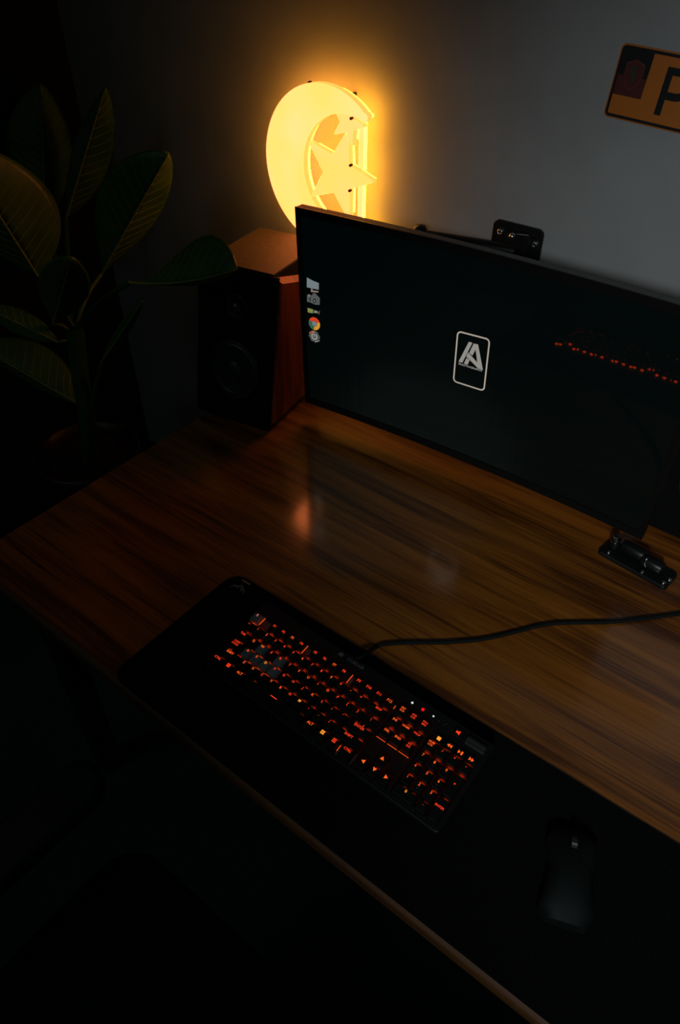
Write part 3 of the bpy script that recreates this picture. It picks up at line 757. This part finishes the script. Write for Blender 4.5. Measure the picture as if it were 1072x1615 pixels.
key('+', 22, (r2 + r3) / 2, 1, 2.0, tag_='+N'); key('0', 19.5, r5, 2.0, tag_='0N'); key('.', 21, r5, tag_='.N'); key('ENTER', 22, (r4 + r5) / 2, 1, 2.0, tag_='ENTER.N', size=0.0046)
# media row: low flat keys above the number pad
MED = [[[(-0.0028, -0.0028), (0.0028, -0.0028), (0.0028, 0.0028), (-0.0028, 0.0028)]],
       [[(0.0038, -0.0028), (0.0038, 0.0028), (0, 0)], [(0, -0.0028), (0, 0.0028), (-0.0038, 0)]],
       [[(-0.0038, -0.0028), (0.0, 0), (-0.0038, 0.0028)], [(0.001, -0.0028), (0.0035, -0.0028), (0.0035, 0.0028), (0.001, 0.0028)]],
       [[(-0.0038, -0.0028), (0, 0), (-0.0038, 0.0028)], [(0, -0.0028), (0.0038, 0), (0, 0.0028)]]]
for i in range(4):
    key('', 19.17 + 0.935 * i, -0.21, 0.92, 0.85, tag_='MED%d' % i, shape=MED[i], low=True, z=-0.008)
    bpy.context.scene.collection.objects[-1].data.materials[0] = M_ORANGE if i != 0 else M_YELLOW
key('', 20.12, 1.04, 0.9, 0.8, tag_='MUTE', shape=[[(-0.004, -0.0016), (-0.001, -0.0016), (0.002, -0.0034), (0.002, 0.0034), (-0.001, 0.0016), (-0.004, 0.0016)]], low=True, z=-0.008)
for x, m_ in ((15.84, M_WHITE_LED), (17.80, M_WHITE_LED)):
    part(kb, 'indicator', MB().lathe([(0.0019 if x < 16 else 0.0015, PT), (0.0017 if x < 16 else 0.0013, PT + 0.0018)], 14, Matrix.Translation((x * U, 1.17 * U, 0))), m_, local=True, label='white indicator light')
part(kb, 'indicator', MB().lathe([(0.0027, PT), (0.0023, PT + 0.002)], 14, Matrix.Translation((16.83 * U, 1.17 * U, 0))), M_RED_LED, local=True, label='red indicator light')
for x, y in ((18.35, 1.08), (18.8, 1.0), (18.95, 1.2)):
    part(kb, 'indicator', MB().lathe([(0.0008, PT), (0.0007, PT + 0.0016)], 10, Matrix.Translation((x * U, y * U, 0))), M_KBPRINT, local=True)
rl = MB(); nn = 36
rr = [0.0075 if k % 2 else 0.0069 for k in range(nn)]
rl.prism([(rr[k] * math.cos(2 * math.pi * k / nn), rr[k] * math.sin(2 * math.pi * k / nn)) for k in range(nn)], -0.015, 0.015, Matrix.Translation((21.65 * U, 1.05 * U, PT + 0.001)) @ Matrix.Rotation(math.radians(90), 4, 'Y'))
part(kb, 'volume_roller', rl, M_CHAIRPL, local=True, label='ribbed volume roller')
lm_ = text_mesh('CORSAIR', 0.0078, 0.0001).copy()
put('lettering', lm_, M_KBPRINT, kb, (10.1 * U, 1.36 * U, PT + 0.0016))
sails = shape_mesh([[(-0.0045, -0.004), (-0.0015, -0.004), (0.0005, 0.0045), (-0.0025, 0.001)], [(-0.0008, -0.004), (0.0018, -0.004), (0.0032, 0.002), (0.0012, 0.0036)], [(0.0024, -0.004), (0.0045, -0.004), (0.0048, 0.0005), (0.0036, 0.0016)]])
put('logo', sails.mesh('logo'), M_KBPRINT, kb, (8.55 * U, 1.42 * U, PT + 0.0016))
# glowing bars added to stand for backlight leaking between keys
for x, y0, y1 in ((1.16, FY - 0.38, FY + 0.42), (5.99, FY - 0.45, FY + 0.42), (10.72, FY - 0.45, FY + 0.42), (15.06, FY - 0.1, FY + 0.2)):
    BARS.box((x * U - 0.0005, y0 * U, -0.0046), (x * U + 0.0005, y1 * U, -0.0036))
for x0, x1, y in ((15.3, 16.1, r2 - 0.55), (16.3, 17.15, r2 - 0.55), (17.3, 18.2, r2 - 0.55)):
    BARS.box((x0 * U, y * U - 0.0004, -0.0060), (x1 * U, y * U + 0.0004, -0.0052))
for x, y in ((12.7, r2 - 0.1), (14.0, r3 + 0.45), (12.95, r4 + 0.1), (13.55, r5)):
    BARS.box((x * U - 0.0005, y * U - 0.005, -0.0056), (x * U + 0.0005, y * U + 0.005, -0.0046))
part(kb, 'backlight_leds', LEDS, M_LED, local=True, kind='stuff')
part(kb, 'gap_glow_bars', BARS, M_GAPGLOW, local=True, kind='stuff')

# cable
cab = MB(); cz = DT + 0.0036
st = KM_ @ Vector((9.75 * U, KY1 - 0.004, PT - 0.004))
cp = [st, st + Vector((0.004, 0.016, 0.0))]
for px, py in ((592, 1021), (603, 1016.5), (640, 1013.5), (700, 1013), (760, 1008), (810, 997), (850, 987), (885, 982.5), (960, 981), (1020, 975), (1072, 968), (1140, 958), (1230, 948)):
    cp.append(on_z(px, py, cz))
def spline(P, k=6):
    out = []
    for i in range(len(P) - 1):
        p0, p1, p2, p3 = P[max(i - 1, 0)], P[i], P[i + 1], P[min(i + 2, len(P) - 1)]
        for j in range(k):
            t = j / k
            out.append(0.5 * ((2 * p1) + (p2 - p0) * t + (2 * p0 - 5 * p1 + 4 * p2 - p3) * t * t + (3 * p1 - p0 - 3 * p2 + p3) * t ** 3))
    return out + [P[-1]]
cab.tube(spline(cp), 0.0036, 10)
part(kb, 'cable', cab, M_CABLE, label='black braided cable')
part(kb, 'cable_sleeve', MB().tube([st + Vector((0, -0.004, 0)), st + Vector((0.003, 0.012, 0))], [0.0055, 0.0042], 12), M_BLACK)

# ------------------------------------------------------------------ mouse
ma = math.radians(20)
MM = Matrix.Translation((0.592, -0.058, MT)) @ Matrix.Rotation(ma, 4, 'Z')
ms = thing('computer_mouse', 'black computer mouse resting on the right part of desk mat', 'mouse', MM)
def msec(t):          # t 0 rear .. 1 front: half width, height
    return 0.031 + 0.004 * math.cos(6.0 * t) - 0.010 * max(0, t - 0.85) / 0.15 - 0.012 * max(0, 0.12 - t) / 0.12, 0.006 + 0.032 * math.sin(math.pi * min(1, (t * 0.86 + 0.10))) ** 0.8
def msurf(t0, t1, u0, u1, nt, nu, lift=0.0):
    rows = []
    for i in range(nt + 1):
        t = t0 + (t1 - t0) * i / nt; hw, h = msec(t); row = []
        for j in range(nu + 1):
            u = u0 + (u1 - u0) * j / nu
            a = u * math.pi / 2
            row.append((math.copysign(abs(math.sin(a)) ** 0.75, a) * (hw + lift), -0.06 + 0.12 * t, 0.002 + (h + lift) * max(0, math.cos(a)) ** 0.55))
        rows.append(row)
    return rows
sh = MB(); sh.grid(msurf(0, 1, -1, 1, 22, 20))
r0 = msurf(0, 1, -1, 1, 22, 20)
sh.add(r0[0], [tuple(range(21))]); sh.add(r0[-1], [tuple(range(21))[::-1]])
sh.add([r0[i][0] for i in range(23)] + [r0[i][20] for i in range(23)], [(i, i + 1, 24 + i, 23 + i) for i in range(22)])
part(ms, 'shell', sh, M_MOUSE, local=True)
for u0, u1 in ((-0.80, -0.11), (0.11, 0.80)):
    g = msurf(0.58, 0.985, u0, u1, 10, 8, 0.0014); g2 = msurf(0.58, 0.985, u0, u1, 10, 8, -0.001)
    b_ = MB(); b_.grid(g); ed = [g[0], g[-1], [r[0] for r in g], [r[-1] for r in g]]; ed2 = [g2[0], g2[-1], [r[0] for r in g2], [r[-1] for r in g2]]
    for a_, c_ in zip(ed, ed2): b_.grid([a_, c_], False)
    part(ms, 'button', b_, M_MOUSE, local=True)
wh = MB(); nn = 24
wh.prism([((0.0105 if k % 2 else 0.0098) * math.cos(2 * math.pi * k / nn), (0.0105 if k % 2 else 0.0098) * math.sin(2 * math.pi * k / nn)) for k in range(nn)], -0.0035, 0.0035, Matrix.Translation((0, 0.034, 0.0275)) @ Matrix.Rotation(math.radians(90), 4, 'Y'))
part(ms, 'scroll_wheel', wh, M_CONE, local=True)

# ------------------------------------------------------------------ bolted clamp on the desk below the monitor
pa, pb2 = on_z(942, 868, DT + 0.008), on_z(1037, 921, DT + 0.008)
ca = math.atan2(pb2.y - pa.y, pb2.x - pa.x)
CM = Matrix.Translation((pa.x, pa.y, DT)) @ Matrix.Rotation(ca, 4, 'Z')
L_ = (pb2 - pa).length
cl = thing('metal_clamp', 'small black metal clamp with chrome bolts on desk under monitor corner', 'clamp', CM)
part(cl, 'base_plate', MB().prism(rrect(0, 0, L_ + 0.015, 0.052, 0.008), 0.0, 0.008, bev=0.0012), M_SATIN, local=True)
RY = Matrix.Rotation(math.radians(90), 4, 'Y')
for x0, y0, l_ in ((0.030, 0.034, 0.052), (0.074, 0.026, 0.040)):
    part(cl, 'barrel', MB().lathe([(0.0001, 0), (0.011, 0.0), (0.0125, 0.002), (0.0125, l_ - 0.002), (0.011, l_), (0.0001, l_)], 22, Matrix.Translation((x0, y0, 0.0205)) @ RY, cap=False), M_SATIN, local=True)
part(cl, 'post', MB().lathe([(0.009, 0.008), (0.009, 0.026), (0.007, 0.028), (0.0001, 0.0285)], 20, Matrix.Translation((0.016, 0.034, 0)), cap=False), M_SATIN, local=True)
part(cl, 'post_nut', MB().prism(circle(0.0085, 6), 0.0285, 0.034, Matrix.Translation((0.016, 0.034, 0)), bev=0.001), M_CHROME, local=True)
part(cl, 'post_washer', MB().lathe([(0.0105, 0.0215), (0.0105, 0.0235)], 20, Matrix.Translation((0.016, 0.034, 0))), M_CHROME, local=True)
part(cl, 'clip', MB().tube([(0.0835, 0.018, 0.034), (0.0835, 0.0135, 0.030), (0.0845, 0.013, 0.023), (0.087, 0.0135, 0.018)], 0.0012, 8), M_CHROME, local=True)
for x, y, z in ((0.018, 0.009, 0.008), (0.087, 0.007, 0.008), (L_ + 0.006, 0.009, 0.008), (L_ + 0.010, 0.024, 0.008)):
    part(cl, 'bolt', MB().lathe([(0.0042, z), (0.0042, z + 0.0025), (0.0030, z + 0.0038), (0.0018, z + 0.0036), (0.0016, z + 0.0015), (0.0001, z + 0.0015)], 12, Matrix.Translation((x, y, 0)), cap=False), M_CHROME, local=True)

# ------------------------------------------------------------------ plant
PZ = 0.54
pot_c = Vector((-0.915, 0.292))
plant = thing('potted_plant', 'tall broad leaved green plant in a dark round pot beside desk', 'plant', Matrix.Translation((pot_c.x, pot_c.y, 0)))
part(plant, 'pot', MB().lathe([(0.0001, 0.0), (0.105, 0.0), (0.112, 0.02), (0.130, 0.30), (0.138, PZ - 0.03), (0.143, PZ - 0.025), (0.143, PZ), (0.132, PZ), (0.128, PZ - 0.05)], 40, Matrix.Translation((pot_c.x, pot_c.y, 0)), cap=False), M_POT)
so = MB(); so.lathe([(0.0001, PZ - 0.030), (0.06, PZ - 0.032), (0.129, PZ - 0.040)], 32, Matrix.Translation((pot_c.x, pot_c.y, 0)), cap=False)
part(plant, 'soil', so, M_SOIL)
stem_top = on_y(118, 520, 0.36)
stem_base = Vector((pot_c.x, pot_c.y, PZ - 0.04))
part(plant, 'stem', MB().tube(spline([stem_base, stem_base.lerp(stem_top, 0.35) + Vector((0.01, 0, 0)), stem_base.lerp(stem_top, 0.7), stem_top]), 0.022, 12), M_STEM)
def leaf(base, tip, wl, wr, al, ar, bow=(0, 0, 0), peak=0.5, nv=13, pet=None):
    """base and tip are points; half blades of width wl, wr (m) swung al, ar degrees out of the plane facing the room"""
    base, tip = Vector(base), Vector(tip)
    ax = tip - base; L = ax.length; axn = ax.normalized()
    view = (CAM_C - (base + tip) / 2).normalized()
    side = axn.cross(view).normalized(); nrm = side.cross(axn).normalized()
    NT, NU = 40, 7
    def mid(t): return base + ax * t + Vector(bow) * (4 * t * (1 - t))
    def prof(t):
        p = t ** (math.log(0.5) / math.log(peak)); return max(0.0, math.sin(math.pi * p)) ** 0.72
    blade = MB(); veins = MB()
    for sgn, wd, an in ((-1, wl, al), (1, wr, ar)):
        d = side * sgn * math.cos(math.radians(an)) - nrm * math.sin(math.radians(an))
        nn_ = (nrm * math.cos(math.radians(an)) + side * sgn * math.sin(math.radians(an)))
        def pt(t, u, lift=0.0):
            wv = wd * prof(t)
            return mid(min(1, t)) + d * (u * wv) - nrm * (0.12 * wd * u * u) + nn_ * (0.0022 * math.sin(2 * math.pi * nv * (t - 0.16 * u)) * u * (1.2 - u) + lift)
        rows = [[pt(i / NT, j / NU) for j in range(NU + 1)] for i in range(NT + 1)]
        if sgn < 0: rows = [r[::-1] for r in rows]
        blade.grid(rows)
        for k in range(1, nv):
            t0 = k / nv
            pts_ = []
            for j in range(6):
                u = j / 5 * 0.94; t = t0 + 0.16 * u * (1 - 0.3 * t0)
                if t < 0.985: pts_.append(pt(t, u, 0.0004))
            if len(pts_) > 2: veins.tube(pts_, [0.0010 - 0.0006 * j / len(pts_) for j in range(len(pts_))], 4)
    lf = part(plant, 'leaf', blade, M_LEAF)
    sd = lf.modifiers.new('thick', 'SOLIDIFY'); sd.thickness = 0.0008
    veins.tube([mid(i / 16) + nrm * 0.0006 for i in range(17)], [0.0032 * (1 - 0.75 * i / 16) for i in range(17)], 6)
    part(lf, 'veins', veins, M_VEIN)
    if pet is not None:
        a = Vector(pet)
        part(lf, 'petiole', MB().tube(spline([a, a.lerp(base, 0.5) + Vector((0, 0, 0.015)), base]), [0.006] * 12 + [0.0045], 8), M_STEM)
q = stem_top
mm = 1.55 / F_PX                        # metres per pixel at the plant
leaf(on_y(62, 439, 0.34), on_y(-75, 225, 0.24), 60 * mm, 92 * mm, 40, 5, pet=q, nv=14, peak=0.42)
leaf(on_y(84, 512, 0.32), on_y(112, 408, 0.30), 40 * mm, 42 * mm, 8, 12, pet=q + Vector((0, 0, -0.03)), nv=7, peak=0.55)
leaf(on_y(92, 540, 0.31), on_y(-30, 482, 0.22), 20 * mm, 26 * mm, 20, 10, pet=q + Vector((0, 0, -0.06)), nv=9)
leaf(on_y(104, 345, 0.58), on_y(166, 139, 0.64), 26 * mm, 44 * mm, 30, 10, bow=(0.0, 0, 0.0), pet=q, nv=14)
leaf(on_y(160, 432, 0.50), on_y(265, 244, 0.58), 70 * mm, 46 * mm, 10, 40, pet=q, nv=13, peak=0.55)
leaf(on_y(205, 446, 0.38), on_y(370, 426, 0.42), 62 * mm, 14 * mm, 15, 55, bow=(0, 0, -0.012), pet=q, nv=12, peak=0.70)
leaf(on_y(72, 345, 0.56), on_y(64, 132, 0.62), 70 * mm, 58 * mm, 20, 25, pet=q, nv=15)
leaf(on_y(128, 640, 0.33), on_y(-45, 540, 0.22), 22 * mm, 66 * mm, 50, 10, pet=stem_base.lerp(q, 0.25), nv=13)
leaf(on_y(160, 572, 0.37), on_y(225, 475, 0.40), 11 * mm, 11 * mm, 15, 15, pet=stem_base.lerp(q, 0.15), nv=9)

# ------------------------------------------------------------------ office chair pulled up to the desk
CHM = Matrix.Translation((0.21, -0.56, 0))
ch = thing('office_chair', 'black office chair with padded armrests in front of the desk', 'chair', CHM)
def cushion(x0, y0, x1, y1, z0, z1, r, M=None): return MB().prism(rrect(x0, y0, x1, y1, r, 8), z0, z1, M, bev=0.018, smooth=False)
bevel(part(ch, 'seat', cushion(-0.235, -0.23, 0.235, 0.25, 0.42, 0.50, 0.07), M_CHAIR, local=True), 0.006, 3)
BMx = Matrix.Translation((0, -0.235, 0.52)) @ Matrix.Rotation(math.radians(98), 4, 'X')
bevel(part(ch, 'backrest', cushion(-0.22, 0.03, 0.22, 0.50, 0, 0.06, 0.08, BMx), M_CHAIR, local=True), 0.006, 3)
part(ch, 'back_bar', MB().tube([(0, -0.12, 0.41), (0, -0.28, 0.42), (0, -0.315, 0.60), (0, -0.33, 0.75)], 0.018, 10), M_CHAIRPL, local=True)
part(ch, 'gas_column', MB().lathe([(0.03, 0.10), (0.03, 0.28), (0.02, 0.28), (0.02, 0.42)], 18), M_SATIN, local=True)
for k in range(5):
    a = math.radians(90 + 72 * k); e_ = Vector((0.29 * math.cos(a), 0.29 * math.sin(a), 0))
    lg_ = part(ch, 'base_leg', MB().tube([(0.02 * math.cos(a), 0.02 * math.sin(a), 0.12), e_ + Vector((0, 0, 0.075))], [0.024, 0.016], 10), M_CHAIRPL, local=True)
    part(lg_, 'caster', MB().lathe([(0.0001, -0.02), (0.024, -0.02), (0.028, -0.012), (0.028, 0.012), (0.024, 0.02), (0.0001, 0.02)], 18, Matrix.Translation(e_ + Vector((0, 0, 0.028))) @ Matrix.Rotation(a, 4, 'Z') @ Matrix.Rotation(math.radians(90), 4, 'X'), cap=False), M_CHAIRPL, local=True)
for s in (-1, 1):
    post = part(ch, 'arm_post', MB().tube([(s * 0.20, -0.02, 0.41), (s * 0.275, -0.02, 0.42), (s * 0.285, -0.01, 0.52), (s * 0.285, 0.0, 0.625)], 0.016, 10), M_CHAIRPL, local=True)
    bevel(part(post, 'arm_pad', MB().prism(rrect(s * 0.285 - 0.043, -0.14, s * 0.285 + 0.043, 0.26, 0.040, 8), 0.62, 0.650, bev=0.008), M_CHAIRPL, local=True), 0.004, 3)
